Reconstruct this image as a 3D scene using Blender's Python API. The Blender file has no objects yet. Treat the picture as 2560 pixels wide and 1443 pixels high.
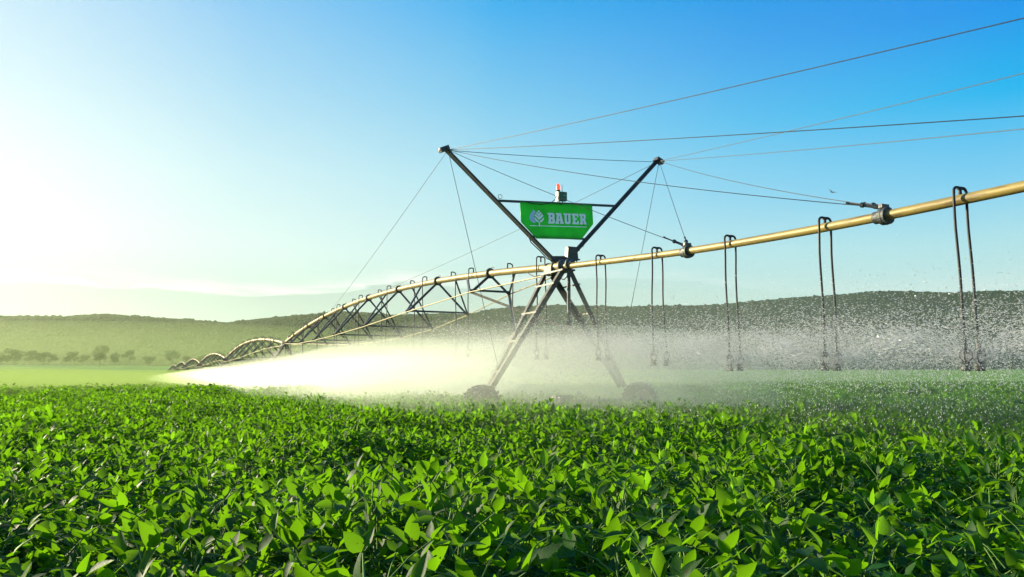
import bpy, bmesh, math, random
import numpy as np
from mathutils import Vector, Matrix, noise as mnoise
R = math.radians
rnd = random.Random(7)
scene = bpy.context.scene
col = scene.collection

# ------------------------------------------------------------------ camera, sky, sun, exposure
cam_d = bpy.data.cameras.new("camera"); cam = bpy.data.objects.new("camera", cam_d); col.objects.link(cam)
cam.location = (0, 0, 1.25); cam.rotation_euler = (R(90 + 6.3765), 0, 0)
cam_d.lens = 28.0; cam_d.sensor_width = 36.0; cam_d.clip_start = .05; cam_d.clip_end = 20000
scene.camera = cam

EXPO = 1.25
SUN_AZ, SUN_EL = -60.0, 15.0            # degrees: left of the view axis (+Y), above the horizon
SUN = Vector((math.sin(R(SUN_AZ)) * math.cos(R(SUN_EL)), math.cos(R(SUN_AZ)) * math.cos(R(SUN_EL)), math.sin(R(SUN_EL))))
sl = bpy.data.lights.new("sun", 'SUN'); sl.energy = 5.0; sl.angle = R(.5); sl.color = (1.0, .88, .61)
so = bpy.data.objects.new("sun", sl); col.objects.link(so)
so.rotation_euler = SUN.to_track_quat('Z', 'Y').to_euler()

world = bpy.data.worlds.new("World"); scene.world = world; world.use_nodes = True
nt = world.node_tree; nt.nodes.clear()
def wn(t, **k):
    n = nt.nodes.new(t)
    for a, b in k.items(): setattr(n, a, b)
    return n
def lk(a, b): nt.links.new(a, b)
def wmath(op, a, b=None, clamp=False):
    n = wn('ShaderNodeMath', operation=op, use_clamp=clamp)
    for i, v in enumerate((a, b)):
        if v is None: continue
        if isinstance(v, (int, float)): n.inputs[i].default_value = v
        else: lk(v, n.inputs[i])
    return n.outputs[0]
def wramp(fac, pts, interp='EASE'):
    n = wn('ShaderNodeValToRGB'); cr = n.color_ramp; cr.interpolation = interp
    while len(cr.elements) < len(pts): cr.elements.new(.5)
    for e, (p, c) in zip(cr.elements, pts): e.position = p; e.color = (*c, 1) if len(c) == 3 else c
    lk(fac, n.inputs[0]); return n.outputs[0]
def wmix(f, a, b, bt='MIX'):
    n = wn('ShaderNodeMix', data_type='RGBA', blend_type=bt)
    if isinstance(f, (int, float)): n.inputs[0].default_value = f
    else: lk(f, n.inputs[0])
    for i, v in ((6, a), (7, b)):
        if isinstance(v, tuple): n.inputs[i].default_value = (*v, 1)
        else: lk(v, n.inputs[i])
    return n.outputs[2]
sky = wn('ShaderNodeTexSky', sky_type='NISHITA', sun_disc=False)
sky.sun_elevation = R(SUN_EL); sky.sun_rotation = R(SUN_AZ)
sky.air_density = 1.0; sky.dust_density = .6; sky.ozone_density = 2.0
hs = wn('ShaderNodeHueSaturation'); hs.inputs['Saturation'].default_value = 1.35
lk(sky.outputs[0], hs.inputs['Color'])
bg = wn('ShaderNodeBackground'); bg.inputs[1].default_value = .12
out = wn('ShaderNodeOutputWorld')
# grade the sky the way the photo shows it: deep blue away from the sun, pale at the horizon, white round the sun (all by world direction)
geo = wn('ShaderNodeNewGeometry'); sep = wn('ShaderNodeSeparateXYZ')
neg = wn('ShaderNodeVectorMath', operation='SCALE'); neg.inputs[3].default_value = -1.0; lk(geo.outputs['Incoming'], neg.inputs[0]); lk(neg.outputs[0], sep.inputs[0])
dt = wn('ShaderNodeVectorMath', operation='DOT_PRODUCT'); lk(neg.outputs[0], dt.inputs[0]); dt.inputs[1].default_value = SUN
DX, DY, DZ = sep.outputs
KS = 1.0 / (.12 * 2 ** EXPO)
def L3(r, g, b): return tuple(((c / 255 + .055) / 1.055) ** 2.4 if c > 10 else c / 255 / 12.92 for c in (r, g, b))
zf = wmath('MULTIPLY', DZ, 2.0, True)      # z .5 (30 deg) -> 1
near_ = wramp(zf, [(0, L3(194, 220, 206)), (.20, L3(197, 227, 216)), (.30, L3(203, 236, 236)), (.49, L3(170, 223, 241)), (.68, L3(118, 199, 240)), (.87, L3(36, 174, 240)), (1, L3(5, 160, 238))], 'LINEAR')
away = wramp(zf, [(0, L3(215, 236, 228)), (.20, L3(200, 233, 232)), (.30, L3(176, 227, 238)), (.42, L3(125, 207, 245)), (.60, L3(0, 182, 243)), (.76, L3(0, 148, 238)), (1, L3(0, 122, 224))], 'LINEAR')
base_ = wmix(wramp(wmath('ADD', wmath('MULTIPLY', dt.outputs['Value'], -.5), .5), [(.20, (0, 0, 0)), (.355, (.65,) * 3), (.48, (1, 1, 1))], 'LINEAR'), near_, away)
gl = wramp(wmath('ADD', wmath('MULTIPLY', dt.outputs['Value'], .5), .5), [(.66, (0, 0, 0)), (.78, (.03,) * 3), (.885, (.32,) * 3), (.95, (.70,) * 3), (.985, (1,) * 3)], 'LINEAR')
gl = wmath('MULTIPLY', gl, wramp(zf, [(.15, (.35,) * 3), (.23, (.55,) * 3), (.34, (1, 1, 1)), (.45, (.95,) * 3), (.62, (.75,) * 3), (.85, (.60,) * 3)], 'LINEAR'))
anti = wramp(zf, [(0, L3(232, 236, 240)), (.35, L3(205, 226, 243)), (.7, L3(120, 190, 238))], 'LINEAR')      # brightened belt opposite the sun, out of view, added to light the sign
base_ = wmix(wramp(wmath('ADD', wmath('MULTIPLY', dt.outputs['Value'], -.5), .5), [(.54, (0, 0, 0)), (.74, (1, 1, 1))], 'LINEAR'), base_, anti)
skyc = wmix(gl, base_, (1.0, 1.0, 1.0))
# thin bright cloud bank low on the left
az = wmath('ARCTAN2', DX, DY)
cv = wn('ShaderNodeCombineXYZ'); lk(wmath('MULTIPLY', az, 9.0), cv.inputs[0]); lk(wmath('MULTIPLY', DZ, 60.0), cv.inputs[1])
cn = wn('ShaderNodeTexNoise'); cn.inputs['Scale'].default_value = 1.3; cn.inputs['Detail'].default_value = 7; cn.inputs['Roughness'].default_value = .62; cn.inputs['Distortion'].default_value = .5; lk(cv.outputs[0], cn.inputs['Vector'])
cl = wn('ShaderNodeFloatCurve'); cc = cl.mapping.curves[0]     # lower edge of the bank (sine of elevation *5) by bearing
lk(wmath('ADD', wmath('MULTIPLY', az, .7), .5, True), cl.inputs['Value'])
for px_, py_ in ((.0, .50), (.10, .50), (.20, .505), (.26, .49), (.31, .50), (.355, .53), (.40, .585), (.46, .565), (.52, .60), (.60, .62), (.75, .50), (.9, .47)): cc.points.new(px_, py_)
cc.points[0].location = (0, .5); cc.points[-1].location = (1, .45); cl.mapping.update()
h = wmath('SUBTRACT', wmath('MULTIPLY', DZ, 5.0), wmath('ADD', cl.outputs[0], wmath('MULTIPLY', wmath('SUBTRACT', cn.outputs['Fac'], .5), .10)))
m1 = wramp(wmath('ADD', wmath('MULTIPLY', h, 4.0), .5, True), [(.47, (0, 0, 0)), (.52, (1, 1, 1)), (.60, (.75,) * 3), (.82, (.12,) * 3), (1, (0,) * 3)], 'LINEAR')
m2 = wramp(cn.outputs['Fac'], [(.34, (.25,) * 3), (.54, (1, 1, 1))], 'LINEAR')
m3 = wramp(wmath('ADD', wmath('MULTIPLY', az, .7), .5, True), [(0, (.9,) * 3), (.2, (.9,) * 3), (.28, (1,) * 3), (.40, (.9,) * 3), (.47, (.45,) * 3), (.62, (.25,) * 3), (.75, (.08,) * 3), (.86, (.22,) * 3), (1, (.2,) * 3)], 'LINEAR')
cm = wmath('MULTIPLY', wmath('MULTIPLY', m1, m2), m3)
skyc = wmix(cm, skyc, L3(252, 253, 252))
vb = wramp(wmath('ADD', wmath('MULTIPLY', h, 4.0), .5, True), [(0, (.8,) * 3), (.46, (1,) * 3), (.51, (0,) * 3)], 'LINEAR')
va = wramp(wmath('ADD', wmath('MULTIPLY', az, .7), .5, True), [(.08, (.15,) * 3), (.2, (.6,) * 3), (.30, (.9,) * 3), (.45, (.7,) * 3), (.6, (.25,) * 3), (.75, (0,) * 3)], 'LINEAR')
skyc = wmix(wmath('MULTIPLY', wmath('MULTIPLY', vb, va), 1.0), skyc, L3(190, 210, 206))
sc_ = wn('ShaderNodeVectorMath', operation='SCALE'); sc_.inputs[3].default_value = KS; lk(skyc, sc_.inputs[0])
fin = wmix(.975, hs.outputs[0], sc_.outputs[0])
lk(fin, bg.inputs[0]); lk(bg.outputs[0], out.inputs[0])

scene.view_settings.view_transform = 'Standard'; scene.view_settings.look = 'None'
scene.view_settings.gamma = 1.0; scene.view_settings.exposure = EXPO
scene.cycles.max_bounces = 10; scene.cycles.transparent_max_bounces = 48
scene.cycles.volume_bounces = 2; scene.cycles.transmission_bounces = 6
scene.cycles.diffuse_bounces = 3; scene.cycles.glossy_bounces = 2
scene.cycles.use_denoising = True
scene.cycles.caustics_reflective = False; scene.cycles.caustics_refractive = False

# ------------------------------------------------------------------ helpers
class MB:
    """collects shapes and links them as one mesh object"""
    def __init__(s): s.v = []; s.f = []; s.m = []; s.sm = []
    def add(s, vs, fs, m=0, smooth=False):
        b = len(s.v); s.v += [tuple(v) for v in vs]
        for f in fs: s.f.append(tuple(i + b for i in f)); s.m.append(m); s.sm.append(smooth)
    def tube(s, pts, r, n=8, m=0, caps=True, closed=False):
        pts = [Vector(p) for p in pts]; N = len(pts)
        rs = r if isinstance(r, (list, tuple)) else [r] * N
        vs = []; up = None
        for i, p in enumerate(pts):
            a = pts[(i - 1) % N] if (i or closed) else pts[i]; b = pts[(i + 1) % N] if (i < N - 1 or closed) else pts[i]
            d = (b - a).normalized()
            if up is None:
                up = Vector((0, 0, 1)) if abs(d.z) < .9 else Vector((1, 0, 0))
            x = d.cross(up).normalized(); up = x.cross(d).normalized()
            for k in range(n):
                t = 2 * math.pi * k / n
                vs.append(p + (x * math.cos(t) + up * math.sin(t)) * rs[i])
        fs = []
        for i in range(N if closed else N - 1):
            j = (i + 1) % N
            for k in range(n):
                l = (k + 1) % n; fs.append((i * n + k, i * n + l, j * n + l, j * n + k))
        s.add(vs, fs, m, True)
        if caps and not closed:
            s.add(vs[:n], [tuple(range(n))[::-1]], m); s.add(vs[-n:], [tuple(range(n))], m)
    def box(s, c, ax, ay, az, m=0, bev=0):
        c, ax, ay, az = Vector(c), Vector(ax), Vector(ay), Vector(az)
        vs = [c + ax * i + ay * j + az * k for i in (-1, 1) for j in (-1, 1) for k in (-1, 1)]
        s.add(vs, [(0, 1, 3, 2), (4, 6, 7, 5), (0, 4, 5, 1), (2, 3, 7, 6), (0, 2, 6, 4), (1, 5, 7, 3)], m)
    def bar(s, a, b, w, h, up=(0, 0, 1), m=0):
        a, b = Vector(a), Vector(b); d = b - a; L = d.length; d.normalize(); up = Vector(up)
        if abs(d.dot(up)) > .98: up = Vector((0, 1, 0))
        x = d.cross(up).normalized(); u = x.cross(d)
        s.box((a + b) / 2, d * L / 2, x * w / 2, u * h / 2, m)
    def angle_iron(s, a, b, w, th, n1, n2, m=0):
        """L-section bar: two flat legs along directions n1 and n2 from the corner line a-b"""
        a, b = Vector(a), Vector(b); d = (b - a); L = d.length; d.normalize()
        n1 = Vector(n1); n1 = (n1 - d * n1.dot(d)).normalized(); n2 = Vector(n2); n2 = n2 - d * n2.dot(d); n2 = (n2 - n1 * n2.dot(n1)).normalized()
        prof = [(0, 0), (w, 0), (w, th), (th, th), (th, w), (0, w)]
        vs = [a + n1 * p + n2 * q for p, q in prof] + [b + n1 * p + n2 * q for p, q in prof]
        fs = [(i, (i + 1) % 6, 6 + (i + 1) % 6, 6 + i) for i in range(6)] + [(0, 3, 2, 1), (0, 5, 4, 3), (6, 7, 8, 9), (6, 9, 10, 11)]
        s.add(vs, fs, m)
    def lathe(s, c, axis, prof, n=20, m=0, smooth=True):
        """prof: (radius, height along axis)"""
        c, d = Vector(c), Vector(axis).normalized(); up = Vector((0, 0, 1)) if abs(d.z) < .9 else Vector((1, 0, 0))
        x = d.cross(up).normalized(); y = x.cross(d)
        vs = []
        for r, h in prof:
            for k in range(n):
                t = 2 * math.pi * k / n; vs.append(c + d * h + (x * math.cos(t) + y * math.sin(t)) * r)
        fs = []
        for i in range(len(prof) - 1):
            for k in range(n):
                l = (k + 1) % n; fs.append((i * n + k, i * n + l, (i + 1) * n + l, (i + 1) * n + k))
        s.add(vs, fs, m, smooth)
    def build(s, name, mats, parent=None):
        me = bpy.data.meshes.new(name); me.from_pydata(s.v, [], s.f)
        for mm in (mats if isinstance(mats, (list, tuple)) else [mats]): me.materials.append(mm)
        me.polygons.foreach_set('material_index', s.m); me.polygons.foreach_set('use_smooth', s.sm)
        bm = bmesh.new(); bm.from_mesh(me); bmesh.ops.recalc_face_normals(bm, faces=bm.faces); bm.to_mesh(me); bm.free()
        o = bpy.data.objects.new(name, me); col.objects.link(o)
        if parent: o.parent = parent
        return o

def tag(o, label=None, cat=None, group=None, kind=None):
    if label: o['label'] = label
    if cat: o['category'] = cat
    if group: o['group'] = group
    if kind: o['kind'] = kind
    return o
def empty(name, loc, rz=0, ry=0):
    o = bpy.data.objects.new(name, None); col.objects.link(o); o.location = loc
    o.rotation_euler = (0, ry, rz); o.empty_display_size = .3; return o
def copy_tree(o, parent=None):
    c = o.copy(); col.objects.link(c); c.parent = parent
    for ch in list(o.children): copy_tree(ch, c)
    return c
def npmesh(name, V, F, mat, smooth=False, attr=None):
    """numpy vertices (n,3) and quads/tris (m,k) to an object"""
    me = bpy.data.meshes.new(name); V = np.asarray(V, np.float32); F = np.asarray(F, np.int32); k = F.shape[1]
    me.vertices.add(len(V)); me.vertices.foreach_set('co', V.ravel())
    me.loops.add(F.size); me.loops.foreach_set('vertex_index', F.ravel())
    me.polygons.add(len(F)); me.polygons.foreach_set('loop_start', np.arange(0, F.size, k, dtype=np.int32))
    if attr is not None:
        a = me.attributes.new('tint', 'FLOAT', 'FACE'); a.data.foreach_set('value', np.asarray(attr, np.float32))
    me.update(calc_edges=True); me.validate()
    if smooth: me.polygons.foreach_set('use_smooth', np.ones(len(F), bool))
    for mm in (mat if isinstance(mat, (list, tuple)) else [mat]): me.materials.append(mm)
    return bpy.data.objects.new(name, me)

# ------------------------------------------------------------------ materials
class NT:
    def __init__(s, name):
        s.mat = bpy.data.materials.new(name); s.mat.use_nodes = True; s.t = s.mat.node_tree; s.t.nodes.clear()
        s.out = s.n('ShaderNodeOutputMaterial')
    def n(s, t, **k):
        x = s.t.nodes.new(t)
        for a, b in k.items(): setattr(x, a, b)
        return x
    def l(s, a, b): s.t.links.new(a, b)
    def noise(s, scale, detail=4, rough=.55, vec=None, coord='Object'):
        x = s.n('ShaderNodeTexNoise'); x.inputs['Scale'].default_value = scale; x.inputs['Detail'].default_value = detail; x.inputs['Roughness'].default_value = rough
        if vec is None: vec = s.n('ShaderNodeTexCoord').outputs[coord]
        s.l(vec, x.inputs['Vector']); return x.outputs['Fac']
    def ramp(s, fac, pts, interp='LINEAR'):
        x = s.n('ShaderNodeValToRGB'); cr = x.color_ramp; cr.interpolation = interp
        while len(cr.elements) < len(pts): cr.elements.new(.5)
        for e, (p, c) in zip(cr.elements, pts): e.position = p; e.color = (*c, 1)
        s.l(fac, x.inputs[0]); return x.outputs[0]
    def mix(s, f, a, b, bt='MIX'):
        x = s.n('ShaderNodeMix', data_type='RGBA', blend_type=bt)
        for i, v in ((0, f), (6, a), (7, b)):
            if isinstance(v, tuple): x.inputs[i].default_value = (*v, 1)
            elif isinstance(v, (int, float)): x.inputs[i].default_value = v
            else: s.l(v, x.inputs[i])
        return x.outputs[2]
    def math(s, op, a, b=0.0):
        x = s.n('ShaderNodeMath', operation=op)
        for i, v in enumerate((a, b)):
            if isinstance(v, (int, float)): x.inputs[i].default_value = v
            else: s.l(v, x.inputs[i])
        return x.outputs[0]
    def bsdf(s, color, rough=.5, metal=0, bump=None, bs=.2, bd=.02, spec=.5):
        p = s.n('ShaderNodeBsdfPrincipled')
        for k, v in (('Base Color', color), ('Roughness', rough), ('Metallic', metal), ('Specular IOR Level', spec)):
            if isinstance(v, tuple): p.inputs[k].default_value = (*v, 1)
            elif isinstance(v, (int, float)): p.inputs[k].default_value = v
            else: s.l(v, p.inputs[k])
        if bump is not None:
            b = s.n('ShaderNodeBump'); b.inputs['Strength'].default_value = bs; b.inputs['Distance'].default_value = bd
            s.l(bump, b.inputs['Height']); s.l(b.outputs[0], p.inputs['Normal'])
        s.l(p.outputs[0], s.out.inputs['Surface']); return p
def metal(name, c1, c2, scale=6, rough=.5, met=.4):
    m = NT(name); f = m.noise(scale, 5, .65)
    c = m.ramp(f, [(.35, c1), (.65, c2)])
    rr = m.ramp(m.noise(scale * 3, 3), [(.3, (rough - .12,) * 3), (.7, (rough + .15,) * 3)])
    m.bsdf(c, rr, met, m.noise(scale * 8, 3), .1, .004); return m.mat
def plain(name, c, rough=.5, met=0, var=.25, scale=12):
    m = NT(name); f = m.noise(scale, 4)
    m.bsdf(m.ramp(f, [(.3, tuple(x * (1 - var) for x in c)), (.7, tuple(min(1, x * (1 + var)) for x in c))]), rough, met); return m.mat

def pipe_mat():
    m = NT("pipe_metal")
    tc = m.n('ShaderNodeTexCoord').outputs['Object']
    mp = m.n('ShaderNodeMapping'); mp.inputs['Scale'].default_value = (6, .7, 6); m.l(tc, mp.inputs[0])
    st = m.noise(2.2, 6, .7, mp.outputs[0])
    base = m.ramp(m.noise(1.1, 5, .6), [(.3, (.22, .155, .038)), (.55, (.30, .22, .055)), (.75, (.26, .20, .065))])
    c = m.mix(m.ramp(st, [(.52, (0, 0, 0)), (.64, (1, 1, 1))]), base, (.13, .085, .03))
    m.bsdf(c, .52, .1, st, .1, .003); return m.mat
M = dict(
    pipe=pipe_mat(),
    steel=metal("galvanised_steel", (.05, .048, .04), (.115, .105, .08), 9, .5, .35),
    dark=metal("dark_steel", (.025, .032, .036), (.05, .058, .06), 9, .5, .3),
    flange=metal("flange_steel", (.045, .055, .06), (.11, .11, .10), 14, .55, .4),
    cable=plain("cable_steel", (.035, .045, .055), .5, .2),
    rod=metal("truss_rod_steel", (.20, .16, .06), (.32, .26, .10), 4, .45, .3),
    hose=plain("hose_rubber", (.007, .008, .010), .6),
    plastic=plain("sprinkler_plastic", (.06, .058, .05), .45),
    tyre=plain("tyre_rubber", (.03, .028, .025), .85, 0, .4, 20),
    mud=plain("muddy_rim", (.20, .16, .11), .8, 0, .35, 15),
    cream=plain("cream_enclosure", (.46, .42, .31), .45, 0, .06),
    box_shade=plain("shaded_enclosure", (.045, .045, .038), .6, 0, .2),  # shade on the box's unlit sides, put into a dark colour
    green=plain("sign_green", (.018, .36, .045), .4, 0, .18, 3),
    white=plain("sign_white", (.93, .94, .95), .45, 0, .03),
    pale_blue=plain("sign_pale_blue", (.45, .62, .85), .45, 0, .05),
    dkgreen=plain("green_enclosure", (.010, .10, .05), .45, 0, .15),
    teal=plain("small_teal_plate", (.04, .30, .24), .4),
    bird=plain("bird_feathers", (.05, .05, .06), .8),
)
def sign_panel():
    m = NT("sign_green"); c = m.ramp(m.noise(3, 4), [(.3, (.012, .40, .03)), (.7, (.03, .52, .05))])
    p = m.bsdf(c, .45); t = m.n('ShaderNodeBsdfTranslucent'); m.l(c, t.inputs[0])
    x = m.n('ShaderNodeMixShader'); x.inputs[0].default_value = .5; m.l(p.outputs[0], x.inputs[1]); m.l(t.outputs[0], x.inputs[2]); m.l(x.outputs[0], m.out.inputs['Surface']); return m.mat
M['green'] = sign_panel()
def red_lens():
    m = NT("red_lens"); p = m.bsdf((.75, .03, .01), .25)
    f = m.noise(9, 2)
    p.inputs['Emission Color'].default_value = (1, .10, .02, 1); p.inputs['Emission Strength'].default_value = .55  # emission stands for sunlight glowing through the lens from behind
    p.inputs['Transmission Weight'].default_value = .4
    return m.mat
M['lens'] = red_lens()

def leaf_mat(name, dark, light, trans, tw=.5, gloss=.5, yellow=(.22, .27, .03), veins=False):
    m = NT(name)
    at = m.n('ShaderNodeAttribute'); at.attribute_name = 'tint'
    oi = m.n('ShaderNodeObjectInfo')
    t = m.math('ADD', m.math('MULTIPLY', at.outputs['Fac'], .75), m.math('MULTIPLY', oi.outputs['Random'], .25))
    c = m.ramp(t, [(0, dark), (.85, light), (1, yellow)])
    tr = m.ramp(t, [(0, tuple(x * .6 for x in trans)), (.85, trans), (1, tuple(min(1, x * 1.15) for x in trans))])
    if veins:
        la = m.n('ShaderNodeAttribute'); la.attribute_name = 'leafuv'; sp_ = m.n('ShaderNodeSeparateXYZ'); m.l(la.outputs['Vector'], sp_.inputs[0])
        av = m.math('ABSOLUTE', sp_.outputs[1]); ph = m.math('FRACT', m.math('MULTIPLY', m.math('SUBTRACT', sp_.outputs[0], m.math('MULTIPLY', av, .16)), 8.0))
        side = m.math('LESS_THAN', m.math('ABSOLUTE', m.math('SUBTRACT', ph, .5)), .075); mid = m.math('LESS_THAN', av, .055)
        vn = m.math('MAXIMUM', side, mid); spots = m.noise(55, 2); sp2 = m.math('GREATER_THAN', spots, .71)
        blot = m.noise(26, 4, .6)
        c = m.mix(m.math('MULTIPLY', vn, .35), c, tuple(min(1, x * 1.9 + .01) for x in light)); tr = m.mix(m.math('MULTIPLY', vn, .30), tr, tuple(x * .55 for x in trans))
        tr = m.mix(m.math('MULTIPLY', blot, .35), tr, tuple(x * .55 for x in trans))
        c = m.mix(sp2, c, (.05, .035, .012)); tr = m.mix(sp2, tr, (.10, .07, .01))
    p = m.n('ShaderNodeBsdfPrincipled'); m.l(c, p.inputs['Base Color'])
    p.inputs['Roughness'].default_value = .55; p.inputs['Specular IOR Level'].default_value = gloss
    tl = m.n('ShaderNodeBsdfTranslucent'); m.l(tr, tl.inputs[0])
    b = m.n('ShaderNodeBump'); b.inputs['Strength'].default_value = .25; b.inputs['Distance'].default_value = .004
    m.l(m.noise(60, 2), b.inputs['Height']); m.l(b.outputs[0], p.inputs['Normal'])
    mx = m.n('ShaderNodeMixShader'); mx.inputs[0].default_value = tw
    m.l(p.outputs[0], mx.inputs[1]); m.l(tl.outputs[0], mx.inputs[2]); m.l(mx.outputs[0], m.out.inputs['Surface'])
    return m.mat
M['soy'] = leaf_mat("soybean_leaf", (.004, .026, .003), (.016, .085, .005), (.21, .49, .006), .5, .2, veins=True)
M['stem'] = plain("soybean_stem", (.09, .17, .02), .8)
M['tree'] = leaf_mat("tree_leaf", (.018, .036, .010), (.045, .065, .018), (.07, .10, .02), .25, .1, (.04, .055, .015))
M['bark'] = plain("bark", (.11, .085, .06), .9, 0, .3, 3)
M['flower'] = plain("yellow_petals", (.75, .62, .03), .5)
M['weed'] = leaf_mat("weed_leaf", (.10, .20, .02), (.20, .32, .03), (.35, .5, .04), .45, .3)

# ------------------------------------------------------------------ ground
def ground(x, y):
    d = np.hypot(x, y)
    t = np.clip((d - 25) / 45, 0, 1); g = -.35 * t * t * (3 - 2 * t)
    az = np.where(y > 0, np.clip(x / np.maximum(d, 1.0), -.7, .7), 0)
    H = 9.6 - 3.0 * np.clip((az + .45) / .9, 0, 1)
    g = g + H * np.clip((d - 200) / 450, 0, 1) ** 1.5
    g = g - .006 * np.maximum(d - 660, 0)
    return g
def polar_sheet(rs, azs, hfun):
    A, RR = np.meshgrid(azs, rs); X = np.sin(A) * RR; Y = np.cos(A) * RR; Z = hfun(X, Y)
    V = np.stack([X, Y, Z], -1).reshape(-1, 3); n = len(azs); k = len(rs)
    i = np.arange(k - 1)[:, None] * n + np.arange(n - 1)[None, :]; i = i.ravel()
    return V, np.stack([i, i + 1, i + n + 1, i + n], -1)
def soil_mat():
    m = NT("field_ground"); tc = m.n('ShaderNodeTexCoord').outputs['Object']
    c = m.ramp(m.noise(1.4, 6, .65, tc), [(.35, (.020, .028, .010)), (.65, (.05, .075, .02))])
    m.bsdf(c, .95, 0, m.noise(6, 5, .6, tc), .6, .05, .1); return m.mat
rs = np.concatenate([[0.0], np.geomspace(.8, 4200, 110)])
V, Fq = polar_sheet(rs, np.linspace(R(-180), R(180), 181), ground)
o = npmesh("ground", V, Fq, soil_mat(), True); col.objects.link(o)
tag(o, "field soil under the green crop", None, None, 'structure')

# ------------------------------------------------------------------ hills
PROF = [(-75, 3.2), (-60, 3.9), (-45, 3.5), (-32.8, 3.75), (-29.6, 3.84), (-27, 4.1), (-24.4, 3.98), (-21.5, 3.85), (-19.7, 3.75), (-17.6, 4.05),
        (-14.2, 4.45), (-12.5, 4.66), (-10.5, 4.62), (-8.4, 4.48), (-5, 4.62), (-3.4, 4.52), (-1.1, 4.96), (1.4, 5.18), (3.4, 5.22), (6.2, 5.14),
        (8, 5.05), (10.4, 5.1), (13, 5.06), (14.6, 5.08), (17.2, 5.28), (19.7, 5.45), (22, 5.5), (24.3, 5.65), (25.7, 5.63), (27.4, 5.48), (29.2, 5.32), (31.1, 5.32), (32.9, 5.25), (45, 5.0), (60, 4.2), (75, 3)]
PA = np.array([R(a) for a, _ in PROF]); PE = np.array([math.tan(R(e)) for _, e in PROF])
HILL_R = 1500.0
def lat_noise(x, y, s):
    f = np.zeros_like(x)
    for i, (kx, ky, ph) in enumerate([(1.0, .3, .3), (-.6, .9, 1.9), (.35, -1.1, 4.1), (1.5, 1.2, 2.2), (-1.9, .6, .7), (2.7, -1.4, 5.2), (.9, 3.1, 3.3)]):
        f += np.sin((kx * x + ky * y) / s + ph) / (1 + .35 * i)
    return f / 3.2
def hill_h(x, y):
    r = np.hypot(x, y); a = np.arctan2(x, y)
    top = np.interp(a, PA, PE) * (HILL_R + 90 * np.sin(3 * a + 1)) + 1.25 - 4
    t = np.clip((r - 760) / (HILL_R - 760 + 90 * np.sin(3 * a + 1)), 0, 1)
    up = t * t * (3 - 2 * t) * .55 + t * .45
    back = np.clip((r - HILL_R - 90) / 900, 0, 1)
    base = 1.5
    return base + (top - base) * up * (1 - .55 * back) + lat_noise(x, y, 55.) * 5.5 * np.clip(t * 3, 0, 1) * np.clip((1 - t) * 4, 0, 1)
def hill_mat():
    m = NT("wooded_hill"); tc = m.n('ShaderNodeTexCoord').outputs['Object']
    c = m.ramp(m.noise(.06, 6, .7, tc), [(.3, (.005, .014, .010)), (.5, (.009, .023, .012)), (.72, (.02, .034, .015))])
    m.bsdf(c, 1, 0, m.noise(.12, 6, .75, tc), 1, 6, .05); return m.mat
rs = np.concatenate([np.linspace(760, 1650, 120), np.linspace(1680, 2700, 14)])
V, Fq = polar_sheet(rs, np.linspace(R(-75), R(75), 420), hill_h)
o = npmesh("hill", V, Fq, hill_mat(), True); col.objects.link(o)
tag(o, "long low wooded ridge behind the field", None, None, 'structure')
# woods on the slope: many small crowns, one mass
rng = np.random.default_rng(3)
def blob_crowns(n):
    a = rng.uniform(R(-40), R(40), n); r = 780 + (HILL_R + 30 - 780) * rng.uniform(0, 1, n) ** .8
    k = n // 6; r[:k] = HILL_R + 90 * np.sin(3 * a[:k] + 1) + rng.uniform(-30, 30, k)
    x, y = np.sin(a) * r, np.cos(a) * r; z = hill_h(x, y)
    s = rng.uniform(1.4, 3.0, n) * (1 + .6 * (rng.uniform(0, 1, n) > .96))
    t = (1 + 5 ** .5) / 2
    ico = np.array([(-1, t, 0), (1, t, 0), (-1, -t, 0), (1, -t, 0), (0, -1, t), (0, 1, t), (0, -1, -t), (0, 1, -t), (t, 0, -1), (t, 0, 1), (-t, 0, -1), (-t, 0, 1)]) / 1.9
    fi = np.array([(0, 11, 5), (0, 5, 1), (0, 1, 7), (0, 7, 10), (0, 10, 11), (1, 5, 9), (5, 11, 4), (11, 10, 2), (10, 7, 6), (7, 1, 8), (3, 9, 4), (3, 4, 2), (3, 2, 6), (3, 6, 8), (3, 8, 9), (4, 9, 5), (2, 4, 11), (6, 2, 10), (8, 6, 7), (9, 8, 1)])
    jit = rng.uniform(.6, 1.25, (n, 12, 1))
    P = ico[None] * jit * s[:, None, None]; P[..., 2] *= .85
    P = P + np.stack([x, y, z + s * .45], -1)[:, None]
    Fi = fi[None] + (np.arange(n) * 12)[:, None, None]
    tint = np.repeat(rng.uniform(0, 1, n), 20)
    return P.reshape(-1, 3), Fi.reshape(-1, 3), tint
def woods_mat():
    m = NT("hill_woods"); at = m.n('ShaderNodeAttribute'); at.attribute_name = 'tint'
    c = m.ramp(at.outputs['Fac'], [(0, (.005, .013, .009)), (.6, (.010, .025, .012)), (.95, (.020, .036, .015)), (1, (.05, .055, .025))])
    m.bsdf(c, 1, 0, None, spec=.05); return m.mat
V, Fq, tint = blob_crowns(42000)
o = npmesh("hillside_woods", V, Fq, woods_mat(), False, tint); col.objects.link(o)
tag(o, "dense dark scrub woods covering the far hillside", "woods", None, 'stuff')

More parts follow.
